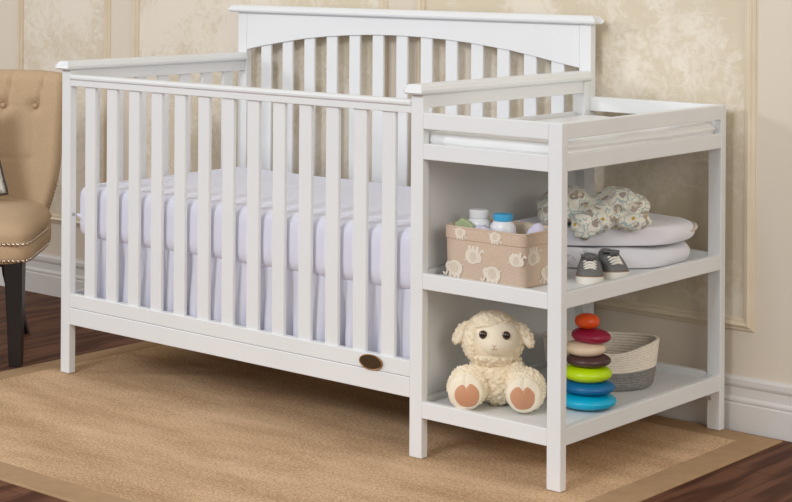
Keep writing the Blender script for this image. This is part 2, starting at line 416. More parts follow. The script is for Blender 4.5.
# badge
bd = obj('badge', lathe([(.0385, 0), (.0385, .0025), (.036, .0035), (.034, .003), (.034, .0026)], 48, sy=.5), 'bronze', crib, smooth=False, bevel=.0004)
bd.location = (1.234, -.0002, .2165); bd.rotation_euler = (PI/2, 0, 0); bd['label'] = 'oval bronze maker badge'
o = obj('badge_rim', tube([(.0375*math.cos(t*PI/24), .0187*math.sin(t*PI/24), .0028) for t in range(48)], .0013, 8, closed=True), 'bronze_rim', bd, smooth=True)
o = obj('badge_face', lathe([(.0335, .0026), (.0335, .0031), (.033, .0033)], 48, sy=.48), 'bronze_dark', bd)
cu = bpy.data.curves.new('t', 'FONT'); cu.body = 'dream on me'; cu.size = .0105; cu.extrude = .0003; cu.align_x = 'CENTER'; cu.align_y = 'CENTER'
to = bpy.data.objects.new('t', cu); COL.objects.link(to); bpy.context.view_layer.update()
me = bpy.data.meshes.new_from_object(to.evaluated_get(bpy.context.evaluated_depsgraph_get())); bpy.data.objects.remove(to); me.materials.clear(); me.materials.append(M['bronze'])
lt = bpy.data.objects.new('badge_lettering', me); COL.objects.link(lt); lt.parent = bd; lt.location = (0, 0, .0036)
# bolts
for (x, y, z, rot) in ((W+.001, .012, .474, (0, PI/2, 0)), (L-W-.001, .010, .475, (0, -PI/2, 0)), (XC-.028, YD-.001, .083, (PI/2, 0, 0))):
    b = obj('bolt', lathe([(.0028, -.002), (.0045, 0), (.0045, .003), (.003, .0045), (.002, .0045), (.002, .003)], 14), 'steel', crib, smooth=False); b.location = (x, y, z); b.rotation_euler = rot; b['label'] = 'steel bolt'

# ------------------------------------------------------------------ bedding
matt = thing('mattress', 'crib mattress wrapped in a plain white fitted sheet inside the crib', 'mattress', (.7, .37, .397))
MX0, MX1, MY0, MY1 = .0265, 1.357, .030, .722
def mf(p):
    return .003*noise.noise(p*7)+.0015*noise.noise(p*19)+(.0045*max(0, min(1, (.445-p.z)/.03)) if abs(p.x-.7) < .62 else 0)+(.014*max(0, 1-(p.z-.49)**2/.006)*max(0, 1-(p.y-.35)**2/.09) if p.x < .12 else 0)*0
o = bump_rbox('fitted_sheet', MX0-.7, MX1-.7, MY0-.37, MY1-.37, .006, .162, .034, 'sheet', matt, lambda p: mf(p+Vector((.7, .37, .4))), .03)
# corner tie
o = obj('corner_tie', tube([(.048-.7, .020-.37, .474-.397), (.052-.7, .030-.37, .468-.397), (.060-.7, .040-.37, .455-.397), (.066-.7, .046-.37, .43-.397)], [.003, .006, .009, .012], 8), 'sheet', matt, smooth=True)
# skirt
def skirt_strip(bm, path, zt, zb, amp, freq, seed):
    P2 = [Vector((*p, 0)) for p in path]; Ls = [0]
    for a, b in zip(P2, P2[1:]): Ls.append(Ls[-1]+(b-a).length)
    n_ = int(Ls[-1]/.006); rows = 14; grid = []
    for i in range(n_+1):
        s = Ls[-1]*i/n_; k = max(j for j in range(len(Ls)-1) if Ls[j] <= s+1e-9); t = (s-Ls[k])/(Ls[k+1]-Ls[k])
        p = P2[k].lerp(P2[k+1], t); d = (P2[k+1]-P2[k]).normalized(); nr = Vector((d.y, -d.x, 0)); colv = []
        ph = s*freq+2.6*noise.noise(Vector((s*4.1, seed, 0)))
        for j in range(rows+1):
            h = j/rows; a = amp*(.3+.7*min(1, h*1.6))*(.7+.6*noise.noise(Vector((s*6, h*1.2, seed+3))))
            fold = math.sin(ph+.7*noise.noise(Vector((s*9, h*2, seed))))
            fold = .8-2.5*(1-abs(fold))**1.7
            z = zt+(zb-zt)*h
            if j == 0: z += .0015*math.sin(ph)
            q = p+nr*(a*fold+.004*h); colv.append(bm.verts.new((q.x, q.y, z)))
        grid.append(colv)
    for a, b in zip(grid, grid[1:]):
        for j in range(rows): bm.faces.new((a[j], b[j], b[j+1], a[j+1]))
bm = bmesh.new()
skirt_strip(bm, [(MX0+.022, MY1-.02), (MX0+.024, MY0+.030), (MX0+.034, MY0+.018), (MX1-.02, MY0+.018), (MX1-.016, MY0+.024), (MX1-.016, MY1-.02)], 0.4075, .150, .0195, 50, 2.2)
sk = obj('crib_skirt', bm, 'skirt', smooth=True, sub=1)
s = sk.modifiers.new('s', 'SOLIDIFY'); s.thickness = .0012
tag(sk, 'gathered white crib skirt hanging below the mattress', 'crib skirt')

# changing pad
def padf(p):
    return .0015*noise.noise(Vector((p.x*3, p.y*9, p.z*60)))+.002*noise.noise(p*9)
pad = thing('changing_pad', 'white vinyl changing pad lying in the changer top tray', 'changing pad', (1.6, .37, .7695))
bump_rbox('pad_body', 1.378-1.6, 1.792-1.6, +.028-.37, .718-.37, .0, .040, .010, 'vinyl', pad, padf, .02)
bm = bmesh.new(); rows = []
for i in range(60):
    t = i/59; y = .035+.672*t; r = []
    hh = .044+.004*noise.noise(Vector((y*5, 0, 2)))-.006*(1-t)
    for k in range(13):
        q = k/12; x = 1.806+.0045*math.sin(q*11+y*3.0)+.003*noise.noise(Vector((y*7, q*3, 1)))+.004*t
        if k in (0, 12): x = 1.79
        r.append(bm.verts.new((x-1.6, y-.37, max(0, .004+hh*q+.003*noise.noise(Vector((y*8, q*2, 5)))))))
    rows.append(r)
for a, b in zip(rows, rows[1:]):
    for k in range(12): bm.faces.new((a[k], a[k+1], b[k+1], b[k]))
    bm.faces.new((a[12], a[0], b[0], b[12]))
bm.faces.new(rows[0]); bm.faces.new(rows[-1][::-1])
e_ = obj('pad_edge', bm, 'vinyl', pad, smooth=True); e_['label'] = 'folded vinyl edge'

# ------------------------------------------------------------------ armchair
CR = math.radians(40.44)
Rt = Vector((math.cos(CR), math.sin(CR), 0)); Wd = Vector((-math.sin(CR), math.cos(CR), 0))
F = Vector((-.115, -.040, 0)); chl = F-Rt*.31+Wd*.30
chair = thing('accent_chair', 'beige linen button tufted chair with nailhead trim and black legs', 'chair', chl, CR)
def seat():
    bm = bmesh.new(); rows = []
    zs = [(.312, 1.0, 0), (.318, 1.0, .003), (.345, 1.0, .004), (.372, 1.0, .003), (.378, .99, 0), (.392, 1.005, .004), (.410, .985, 0), (.428, .93, 0), (.440, .84, 0), (.449, .70, 0), (.455, .5, 0), (.458, .25, 0)]
    for z, s, o_ in zs:
        ring = []
        for i in range(64):
            a = 2*PI*i/64; c, sn = math.cos(a), math.sin(a); e = 2/9 if z < .43 else 2/4
            x = math.copysign(abs(c)**e, c)*(.31*s+o_); y = math.copysign(abs(sn)**e, sn)*(.285*s+o_)
            if y > 0 and z < .43: x *= 1-.14*(y/.285)**2
            ring.append(bm.verts.new((x, y-.015, z)))
        rows.append(ring)
    for a, b in zip(rows, rows[1:]):
        for i in range(64): bm.faces.new((a[i], a[(i+1) % 64], b[(i+1) % 64], b[i]))
    bm.faces.new(rows[0][::-1]); bm.faces.new(rows[-1])
    return bm
obj('seat', seat(), 'chair', chair, smooth=True)
btn = [(.048+dx, zz) for dx, zz in ()]
buttons = []
for row, zz in enumerate((.741, .573)):
    for k in range(-3, 3):
        xx = k*.111 -.006+(.0 if row == 0 else 0)
        if abs(xx) < .25: buttons.append((xx, zz))
def backhw(z):
    t = min(1, max(0, (z-.34)/.25)); return .255+.056*(t*(2-t))
def backy(x, z):
    return .165+.17*(z-.36)/.5+.03*0-.05*(abs(x)/.31)**2.5
def back():
    bm = bmesh.new(); nx, nz = 84, 84; fr = {}; bk = {}
    for i in range(nx+1):
        for k in range(nz+1):
            u = i/nx*2-1; z = .335+.520*k/nz; hw = backhw(z); x = u*hw; y = backy(x, z)
            e = (max(0, abs(u)-.93)/.07)**2*.028+(max(0, k/nz-.94)/.06)**2*.03
            puff = 0
            for bx, bz in buttons:
                d = math.hypot(x-bx, z-bz); puff += (.020 if bz > .6 else .004)*math.exp(-(d/.022)**2)
            # diagonal creases between neighbouring buttons
            for ai, (ax, az) in enumerate(buttons):
                for bx, bz in buttons[ai+1:]:
                    dl = math.hypot(ax-bx, az-bz)
                    if dl < .20:
                        t = max(0, min(1, ((x-ax)*(bx-ax)+(z-az)*(bz-az))/dl**2)); dd = math.hypot(x-ax-t*(bx-ax), z-az-t*(bz-az))
                        puff += .0022*math.exp(-(dd/.007)**2)
            for ax, az in buttons:
                if az > .72 and z > az:
                    dd = abs(x-ax-.15*(z-az)-.01); puff += .009*math.exp(-(dd/.0045)**2)
            fr[i, k] = bm.verts.new((x, y+e+min(puff, .024), z-.012*((abs(u))**6)*(k/nz)**8))
            bk[i, k] = bm.verts.new((x, y+.085-e*.5, z-.012*((abs(u))**6)*(k/nz)**8))
    for i in range(nx):
        for k in range(nz):
            bm.faces.new((fr[i, k], fr[i+1, k], fr[i+1, k+1], fr[i, k+1])); bm.faces.new((bk[i, k], bk[i, k+1], bk[i+1, k+1], bk[i+1, k]))
    for k in range(nz):
        bm.faces.new((fr[0, k], fr[0, k+1], bk[0, k+1], bk[0, k])); bm.faces.new((fr[nx, k], bk[nx, k], bk[nx, k+1], fr[nx, k+1]))
    for i in range(nx):
        bm.faces.new((fr[i, 0], bk[i, 0], bk[i+1, 0], fr[i+1, 0])); bm.faces.new((fr[i, nz], fr[i+1, nz], bk[i+1, nz], bk[i, nz]))
    return bm
obj('backrest', back(), 'chair', chair, smooth=True)
for bx, bz in buttons:
    if bz > .6:
        bm = bmesh.new(); blob(bm, (bx, backy(bx, bz)+.012, bz), (.009, .006, .009), sub=2); obj('button', bm, 'chair', chair, smooth=True)
# nailheads in two rows round the seat
for zz in (.322, .372):
    bm = bmesh.new()
    path = [(-.305, -.302), (.300, -.302)]; n1 = 44
    for i in range(n1):
        x = -.300+.6*i/(n1-1); blob(bm, (x, -.3025 if abs(x) < .28 else -.3025+.012*((abs(x)-.28)/.03)**2, zz), (.0068, .005, .0068), sub=1)
    for i in range(26):
        y = -.285+.3*i/25; xx = .3125*(1-(.14*((y+.015)/.285)**2 if y > -.015 else 0))+(.001 if y > -.26 else -.003)
        blob(bm, (xx, y, zz), (.004, .0058, .0058), sub=1); blob(bm, (-xx, y, zz), (.004, .0058, .0058), sub=1)
    nh = obj('nailhead_trim', bm, 'nail', chair, smooth=True); nh['label'] = 'row of metal nailheads'
# nailheads climbing the edge of the back
for sgn in (1, -1):
    bm = bmesh.new()
    for i in range(11):
        z = .37+.012*i; blob(bm, (sgn*(backhw(z)+.001), backy(backhw(z), z)+.045, z), (.003, .005, .005), sub=1)
    obj('nailhead_trim', bm, 'nail', chair, smooth=True)
def leg(x0, y0, x1, y1, zb, w0, w1):
    bm = bmesh.new(); rings = []
    for t in (0, .35, .7, 1):
        w = w0+(w1-w0)*t; q = t if abs(x0-x1)+abs(y0-y1) < .03 else t**1.6
        x = x0+(x1-x0)*q; y = y0+(y1-y0)*q; z = .313+(zb-.313)*t
        rings.append([bm.verts.new((x+a*w/2, y+b*w/2, z)) for a, b in ((-1, -1), (1, -1), (1, 1), (-1, 1))])
    for a, b in zip(rings, rings[1:]):
        for j in range(4): bm.faces.new((a[j], a[(j+1) % 4], b[(j+1) % 4], b[j]))
    bm.faces.new(rings[0]); bm.faces.new(rings[-1][::-1])
    obj('leg', bm, 'blackwood', chair, bevel=.002)
leg(.268, -.262, .276, -.275, .0008, .056, .037); leg(-.268, -.262, -.276, -.275, FZ+.0003, .056, .037)
leg(.15, .16, .195, .235, FZ+.0003, .045, .030); leg(-.15, .16, -.195, .235, FZ+.0003, .045, .030)
P_ = obj('apron', box(-.285, .285, -.275, .2, .300, .3125), 'blackwood', chair)
# throw pillow
pil = thing('throw_pillow', 'grey patterned throw pillow with dark piping on the beige chair', 'pillow', chl+Rt*(-.020)+Wd*.075+Vector((0, 0, .598)), CR)
pil.rotation_euler = Euler((math.radians(-18), math.radians(-14), CR), 'XYZ')
bm = bmesh.new(); N = 30; top = {}; bt = {}
for i in range(N+1):
    for j in range(N+1):
        u, v = i/N*2-1, j/N*2-1; sx = .17*(1-.07*(1-v*v)); sz = .17*(1-.07*(1-u*u))
        x, z = u*sx, v*sz; h = .05*((1-u**4)*(1-v**4))**.6
        top[i, j] = bm.verts.new((x, -h, z)); bt[i, j] = top[i, j] if i in (0, N) or j in (0, N) else bm.verts.new((x, h, z))
for i in range(N):
    for j in range(N):
        bm.faces.new((top[i, j], top[i+1, j], top[i+1, j+1], top[i, j+1])); bm.faces.new((bt[i, j], bt[i, j+1], bt[i+1, j+1], bt[i+1, j]))
edge = [top[i, 0].co.copy() for i in range(N)]+[top[N, j].co.copy() for j in range(N)]+[top[N-i, N].co.copy() for i in range(N)]+[top[0, N-j].co.copy() for j in range(N)]
obj('pillow_body', bm, 'pillow', pil, smooth=True)
obj('piping', tube(edge, .004, 6, closed=True), 'piping', pil, smooth=True)

# ------------------------------------------------------------------ fabric basket with elephants
SZ = .449
def elephant(bm, origin, ux, uz, nrm, s, flip=1, rot=0, faint=0):
    """flat elephant print laid on the cloth as thin polygons"""
    ux, uz, nrm = Vector(ux), Vector(uz), Vector(nrm)
    ca, sa = math.cos(rot), math.sin(rot)
    def put(pts, mi, off):
        vs = []
        for x, z in pts:
            x *= flip; X = (x*ca-z*sa)*s; Z = (x*sa+z*ca)*s
            vs.append(bm.verts.new(Vector(origin)+ux*X+uz*Z+nrm*off))
        try: bm.faces.new(vs).material_index = mi
        except ValueError: pass
    body = [(.5*math.cos(a), .42*math.sin(a)+.05) for a in [2*PI*i/28 for i in range(28)]]
    put(body, 1, .0007)
    for lx in (-.33, -.05, .22): put([(lx-.09, -.1), (lx+.09, -.1), (lx+.09, -.52), (lx-.09, -.52)], 1, .0006)
    head = [(-.38+.27*math.cos(2*PI*i/20), .12+.26*math.sin(2*PI*i/20)) for i in range(20)]
    put(head, 1, .0008)
    tr = [(-.58, .05), (-.50, -.1), (-.60, -.30), (-.72, -.34), (-.80, -.22)]
    for a, b in zip(tr, tr[1:]):
        d = Vector((b[0]-a[0], b[1]-a[1])).normalized(); nx, nz = -d.y*.055, d.x*.055
        put([(a[0]+nx, a[1]+nz), (a[0]-nx, a[1]-nz), (b[0]-nx, b[1]-nz), (b[0]+nx, b[1]+nz)], 1, .0009)
    put([(.46, .2), (.62, .32), (.58, .36), (.44, .27)], 1, .0008)
    put([(-.05+.24*math.cos(2*PI*i/20), .08+.27*math.sin(2*PI*i/20)) for i in range(20)], 2, .0011)
    put([(-.42+.035*math.cos(2*PI*i/10), .16+.035*math.sin(2*PI*i/10)) for i in range(10)], 0, .0013)
bas = thing('fabric_basket', 'beige fabric storage basket printed with cream elephants on the middle shelf', 'basket', (1.558, .122, SZ+.0005))
bw, bd_, bh = .121, .078, .130
bm = bmesh.new()
def ringpts(hw, hd, z, r=.014, k=5):
    o_ = []
    for cx, cy, a0 in ((hw-r, -hd+r, -PI/2), (hw-r, hd-r, 0), (-hw+r, hd-r, PI/2), (-hw+r, -hd+r, PI)):
        for i in range(k+1):
            a = a0+PI/2*i/k; o_.append((cx+r*math.cos(a), cy+r*math.sin(a), z))
    out = []
    for i, p in enumerate(o_):
        out.append(p); q = o_[(i+1) % len(o_)]
        if math.dist(p, q) > .05:
            for t in range(1, 10): out.append(tuple(p[c]+(q[c]-p[c])*t/10 for c in range(3)))
    return out
lv = [(.0, -.004, 0), (.004, -.001, 0), (.025, -.0005, 0), (.05, .0, 0), (.075, .0005, 0), (.100, .001, 0), (.102, .003, 0), (.127, .0035, 0), (bh, .0015, 0), (bh-.001, -.0035, 3), (.09, -.005, 3), (.006, -.007, 3)]
rs = []
for z, d, mi in lv: rs.append(([bm.verts.new(p) for p in ringpts(bw+d, bd_+d, z)], mi))
for (a, _), (b, mi) in zip(rs, rs[1:]):
    k = len(a)
    for i in range(k): bm.faces.new((a[i], a[(i+1) % k], b[(i+1) % k], b[i])).material_index = mi
bm.faces.new(rs[0][0][::-1]); bm.faces.new(rs[-1][0]).material_index = 3
es = .047
fy = -bd_-.0001
for (x, z, fl, ro, s) in ((-.088, .026, 1, 0, 1), (-.032, .066, 1, PI, .95), (.030, .024, 1, 0, 1), (.098, .070, 1, PI*.97, .8), (-.106, .085, -1, PI, .6)):
    if abs(x) < .1: elephant(bm, (x, fy, z), (1, 0, 0), (0, 0, 1), (0, -1, 0), es*s, fl, ro)
for (x, z) in ((-.072, .112), (.036, .112)): elephant(bm, (x, -bd_-.0033, z+.004), (1, 0, 0), (0, 0, 1), (0, -1, 0), .030, -1, PI*0)
for (y, z, ro) in ((-.042, .074, PI), (.02, .026, 0), (.055, .08, PI)): elephant(bm, (bw+.0004, y, z), (0, 1, 0), (0, 0, 1), (1, 0, 0), es*.95, 1, ro)
# the front bulges and sags a little
for v in bm.verts:
    if v.co.y < -.068: v.co.y -= .004*math.cos(v.co.x/.121*PI/2)*math.sin(PI*min(1, v.co.z/.13))
obj('basket_body', bm, ['linen', 'print', 'print2', 'lining'], bas)
rimp = ringpts(bw+.001, bd_+.001, bh)
obj('rim', tube(rimp, .0032, 6, closed=True), 'linen', bas, smooth=True)

def bottle(x, y, z, capm, label, rz):
    t = thing('bottle', label, 'bottle', (x, y, z), rz, 'bottles in the elephant basket')
    body = [(.0, 0), (.026, 0), (.031, .004), (.033, .012), (.0335, .06), (.0335, .115), (.032, .124), (.028, .131), (.0235, .135), (.0225, .139)]
    obj('bottle_body', lathe([(r_ if r_ else .001, z_) for r_, z_ in body], 36, sy=.8), 'bottle', t, smooth=True)
    return t
bt1 = bottle(1.478, .128, SZ+.008, 0, 'white bottle with a tall white cap in the elephant basket', .3)
obj('cap', lathe([(.0225, .136), (.0245, .137), (.0250, .150), (.0247, .155), (.022, .158), (.001, .1585)], 36, sy=.85), 'bottle', bt1, smooth=False, bevel=.0008)
bt2 = bottle(1.553, .128, SZ+.008, 0, 'white bottle with a flat light blue cap in the elephant basket', .3)
c2 = obj('cap', lathe([(.0225, .1365), (.0248, .1375), (.0252, .147), (.0247, .152), (.023, .154), (.001, .1545)], 36, sy=.85), 'capblue', bt2, smooth=False, bevel=.0008); c2['label'] = 'light blue cap'
# wipes packet, printed cloth, rolled cloth
bm = bmesh.new()
vs = []
for i in range(9):
    for j in range(7):
        u, v = i/8-.5, j/6-.5; vs.append(bm.verts.new((u*.075, v*.012*(1-abs(u)*.2), .06+.0*u+.028*(1-abs(u)*2))))
bm.free(); bm = bmesh.new()
pr = [(-.029, 0), (.029, 0), (.028, .122), (.012, .134), (-.008, .141), (-.028, .127)]
f0 = [bm.verts.new((x, -.007, z)) for x, z in pr]; f1 = [bm.verts.new((x, .007, z)) for x, z in pr]
for i in range(6): bm.faces.new((f0[i], f0[(i+1) % 6], f1[(i+1) % 6], f1[i]))
bm.faces.new(f0[::-1]); bm.faces.new(f1)
o = obj('wipes_packet', bm, 'green', bevel=.003); o.location = (1.474, .077, SZ+.008); o.rotation_euler = (-.0, 0, .1)
tag(o, 'pale green packet standing in front of the white capped bottle', 'packet')
bm = bmesh.new(); g = {}
for i in range(25):
    for j in range(11):
        u, v = i/24-.5, j/10-.5; g[i, j] = bm.verts.new((u*.100, v*.045+.006*noise.noise(Vector((u*6, v*3, 0))), .121+.012*math.exp(-((u+.30)*4)**2)+.004*noise.noise(Vector((u*14, v*9, 3)))-.03*v*v*2-.02*max(0, u)))
for i in range(24):
    for j in range(10): bm.faces.new((g[i, j], g[i+1, j], g[i+1, j+1], g[i, j+1]))
o = obj('folded_cloth', bm, 'lavender', smooth=True); o.location = (1.560, .0725, SZ+.004); o.rotation_euler = (0, 0, .04)
s = o.modifiers.new('s', 'SOLIDIFY'); s.thickness = .05; s.offset = -1
tag(o, 'small grey lavender cloth tucked in front of the bottles in the basket', 'cloth')
bm = bmesh.new(); blob(bm, (0, 0, .066), (.030, .027, .062), (0, .25, 0), 4, lambda u, p: .003*noise.noise(p*40)+.002*noise.noise(p*90))
o = obj('rolled_cloth', bm, 'lav2', smooth=True); o.location = (1.628, .155, SZ+.008)
o.scale = (1, 1, 1.08)
tag(o, 'pale lavender rolled cloth poking out of the right back of the basket', 'cloth')

# ------------------------------------------------------------------ folded blankets, swaddle, shoes
def folded(name, cx, cy, hx, hy, z0, z1, m, seed, layers, rz=0, e=2.8):
    """stack of folded layers with a soft superellipse plan"""
    bm = bmesh.new(); K = 90; h = (z1-z0)/layers; rings = []
    prof = []
    for l in range(layers):
        zb = z0+l*h
        for t in range(9):
            a = -PI/2+PI*t/8; prof.append((-.5*h*(1-math.cos(a))*.9, zb+h/2+h/2*math.sin(a)*.97))
    for ins, z in [(-.06, z0+.0008)]+prof+[(-.04, z1), (-.09, z1), (-.14, z1)]:
        r = []
        for i in range(K):
            a = 2*PI*i/K; c, s_ = math.cos(a), math.sin(a)
            X = math.copysign(abs(c)**(2/e), c)*(hx+ins); Y = math.copysign(abs(s_)**(2/e), s_)*(hy+ins)
            q = Vector((X, Y, z)); w_ = .006*noise.noise(Vector((a*1.3 if a < PI else (2*PI-a)*1.3, z*25, seed)))
            d = Vector((X, Y, 0)).normalized(); q += d*w_
            val = -.6487*(q.x+cx)+.761*(q.y+cy); lim = -.782
            if val < lim+.03: k_ = lim+.03-(lim+.03-val)*.12-val; q.x -= .6487*k_; q.y += .761*k_
            if z > z0+.004: q.z += .007*noise.noise(Vector((X*9, Y*9, seed+z*6)))+.003*noise.noise(Vector((X*26, Y*26, seed)))
            r.append(bm.verts.new((q.x*math.cos(rz)-q.y*math.sin(rz), q.x*math.sin(rz)+q.y*math.cos(rz), q.z)))
        rings.append(r)
    for a, b in zip(rings, rings[1:]):
        for i in range(K): bm.faces.new((a[i], a[(i+1) % K], b[(i+1) % K], b[i]))
    bm.faces.new(rings[0][::-1]); bm.faces.new(rings[-1])
    for v in bm.verts: v.co.x += 0
    o = obj(name, bm, m, smooth=True, sub=1); o.location = (cx, cy, 0); return o
lb = folded('folded_blanket', 1.586, .512, .196, .200, SZ+.001, SZ+.053, 'blanket2', 3.0, 1, e=4.2)
tag(lb, 'embroidered white folded blanket lying directly on the middle shelf', 'blanket', 'folded blankets on the middle shelf')
ub = folded('folded_blanket', 1.590, .508, .202, .232, SZ+.059, SZ+.108, 'blanket', 8.0, 1, e=3.6)
tag(ub, 'plain white folded blanket, upper of the two under the elephant muslin', 'blanket', 'folded blankets on the middle shelf')
# beige binding on the rounded end of the upper blanket
pts = []
for i in range(20):
    a = math.radians(20+58*i/19); c, s_ = math.cos(a), math.sin(a)
    t = i/19; pts.append((abs(c)**(2/3.6)*.2015, abs(s_)**(2/3.6)*.2315, SZ+.084+.006*math.sin(PI*t)))
bdg = obj('binding', tube(pts, [.002+.007*math.sin(PI*i/19) for i in range(20)], 8), 'trim_beige', ub, smooth=True); bdg['label'] = 'beige bound edge'
# muslin swaddle: two plump folds and a hanging flap
sw = bmesh.new()
c0 = Vector((1.628, .424, SZ+.152))
def swf(u, p):
    q = p*1.0
    return .008*noise.noise(q*14)-.009*(1-min(1, abs(noise.noise(Vector((q.x*13+q.z*8, q.y*13, q.z*30))))*6))+.003*noise.noise(q*60)
def at(lat, dep, z): return c0+Rt*lat+Wd*dep+Vector((0, 0, z))
cr = CR
blob(sw, at(.0, .01, -.006), (.135, .088, .040), (0, 0, cr), 5, swf)
blob(sw, at(-.075, .02, .010), (.070, .075, .044), (0, -.15, cr), 5, swf)
blob(sw, at(.066, .01, .008), (.078, .080, .044), (0, .15, cr), 5, swf)
blob(sw, at(-.115, -.02, -.012), (.034, .055, .034), (0, .2, cr), 4, swf)
blob(sw, at(.080, -.045, -.028), (.064, .048, .028), (0, -.05, cr), 5, swf)
blob(sw, at(-.040, -.065, -.036), (.034, .034, .042), (.4, .35, cr), 4, swf)
blob(sw, at(.005, -.055, -.020), (.045, .04, .036), (0, .5, cr), 5, swf)
for v in sw.verts:
    if -.6487*v.co.x+.761*v.co.y > -.770 and v.co.z < SZ+.1125: v.co.z = SZ+.1125
swo = obj('muslin_swaddle', sw, 'swaddle', smooth=True)
r_ = swo.modifiers.new('r', 'REMESH'); r_.mode = 'VOXEL'; r_.voxel_size = .0035; r_.use_smooth_shade = True
s_ = swo.modifiers.new('s', 'SMOOTH'); s_.iterations = 3
tx = bpy.data.textures.new('folds', 'CLOUDS'); tx.noise_scale = .035; tx.noise_depth = 2
d_ = swo.modifiers.new('d', 'DISPLACE'); d_.texture = tx; d_.strength = .009; d_.mid_level = .5; d_.texture_coords = 'LOCAL'
tag(swo, 'crumpled muslin cloth with grey elephants and mustard flowers on top of blankets', 'cloth')

def shoe():
    t = thing('baby_shoe', 'left charcoal canvas baby sneaker with white laces, beside the post', 'shoe', (0, 0, 0), 0, 'pair of baby sneakers')
    Ls = .118
    def hw(s):     # half width along length, s 0 heel .. 1 toe
        return .5*(.050+.016*math.sin(PI*min(1, max(0, (s-.15)/.85))))*(max(0.0, 1-(max(0, s-.80)/.20)**2.4)**.5 if s > .80 else 1)*((1-(max(0, .10-s)/.10)**2.2)**.5 if s < .1 else 1)
    def outline(s): return max(hw(s), .0008)
    N = 30; ss = [0, .004, .012, .03, .06]+[.1+.82*i/(N-9) for i in range(N-8)]+[.95, .972, .988, .997, 1]
    def slab(z0, z1, grow, m_, name, toe=0):
        bm = bmesh.new(); L_ = [[], [], [], []]
        for s in ss:
            y = -(s-.5)*Ls*(1+grow*14/ .118*.05); w_ = outline(s)+grow
            zt = z1+toe*max(0, s-.7)
            for q, (x, z) in enumerate(((-w_, z0), (w_, z0), (w_, zt), (-w_, zt))): L_[q].append(bm.verts.new((x, y, z)))
        for i in range(len(ss)-1):
            for q in range(4):
                a, b = L_[q], L_[(q+1) % 4]; bm.faces.new((a[i], b[i], b[i+1], a[i+1]))
        for i in (0, -1): bm.faces.new([L_[q][i] for q in range(4)])
        return obj(name, bm, m_, t, bevel=.0015)
    so = slab(0, .015, .0015, 'rubber', 'sole', .012); so['label'] = 'thick white rubber sole'
    slab(.0155, .0172, .0012, 'rubber_line', 'sole_stripe', .012)
    bm = bmesh.new(); rows = []; K = 17
    def top(s):   # height of the upper along the length
        if s < .42: return .054+.006*math.cos(s*7)
        if s < .80: return .058-(s-.42)/.38*.022
        return .036-.015*((s-.8)/.2)**2
    for s in ss:
        y = -(s-.5)*Ls*.985; w_ = outline(s)*.97; h = top(s)-.016-(.012*max(0, s-.7) if s > .7 else 0); zb = .0165+.012*max(0, s-.7); r = []
        for k in range(K):
            a = PI*k/(K-1); c, sn = math.cos(a), math.sin(a); e = .62 if s > .4 else .45
            r.append(bm.verts.new((math.copysign(abs(c)**e, c)*w_*(1-.12*sn), y, zb+h*sn**e*(1 if s > .38 else 1))))
        rows.append(r)
    for a, b in zip(rows, rows[1:]):
        for k in range(K-1): bm.faces.new((a[k], a[k+1], b[k+1], b[k]))
    obj('upper', bm, 'denim', t, smooth=True)
    # opening, tongue and collar
    op = [(.019*math.cos(2*PI*i/24), .012-(-.024)*math.sin(2*PI*i/24), .0595-.002*math.sin(2*PI*i/24)) for i in range(24)]
    bm = tube(op, .0028, 6, closed=True); obj('collar', bm, 'denim', t, smooth=True)
    bm = bmesh.new(); a_ = [bm.verts.new((x, y, z+.0005)) for x, y, z in op]; b_ = [bm.verts.new((x, y, z-.002)) for x, y, z in op]; bm.faces.new(a_); bm.faces.new(b_[::-1]); [bm.faces.new((a_[i], b_[i], b_[(i+1) % 24], a_[(i+1) % 24])) for i in range(24)]; obj('opening', bm, 'inside', t)
    bm = bmesh.new(); blob(bm, (0, -.012, .056), (.013, .020, .006), (-.55, 0, 0), 3); obj('tongue', bm, 'denim', t, smooth=True)
    for k in range(4):
        s = .56+.082*k; y = -(s-.5)*Ls; z = top(s)
        pts = []
        for i in range(9):
            u = i/8*2-1; pts.append((u*.0185, y-.003*(1-abs(u))-.0, z+.0035-.012*u*u))
        bm = bmesh.new(); tube(pts, .0034, 6, bm); obj('lace', bm, 'lace', t, smooth=True)
    return t
sh = shoe()
# direction of toes: towards the open front right of the shelf
def place(o, x, y, rz, tilt=0): o.location = (x, y, SZ+.0005); o.rotation_euler = (0, 0, rz)
s2 = sh.copy(); COL.objects.link(s2)
for ch in list(sh.children):
    c = ch.copy(); COL.objects.link(c); c.parent = s2
s2['label'] = 'right charcoal canvas baby sneaker, the one turned aside and farther from the post'
place(sh, 1.727, .253, math.radians(36)); place(s2, 1.731, .348, math.radians(53))
sh['label'] = 'charcoal canvas baby sneaker nearer the front post, toe pointing forward'

# ------------------------------------------------------------------ bottom shelf: lamb
LZ = .132
lamb = thing('plush_lamb', 'cream curly plush lamb sitting on the bottom shelf', 'stuffed toy', (1.557, .096, LZ+.001), math.radians(31))
def woolf(amp=.005, sc=100):
    def f(u, p):
        d = noise.voronoi(p*sc)[0]; q = p+Vector((.3, .1, .7))
        return amp*(1.1-1.5*min(1, d[0]*1.0))+amp*.6*noise.noise(q*sc*1.9)+.003*noise.noise(q*22)
    return f
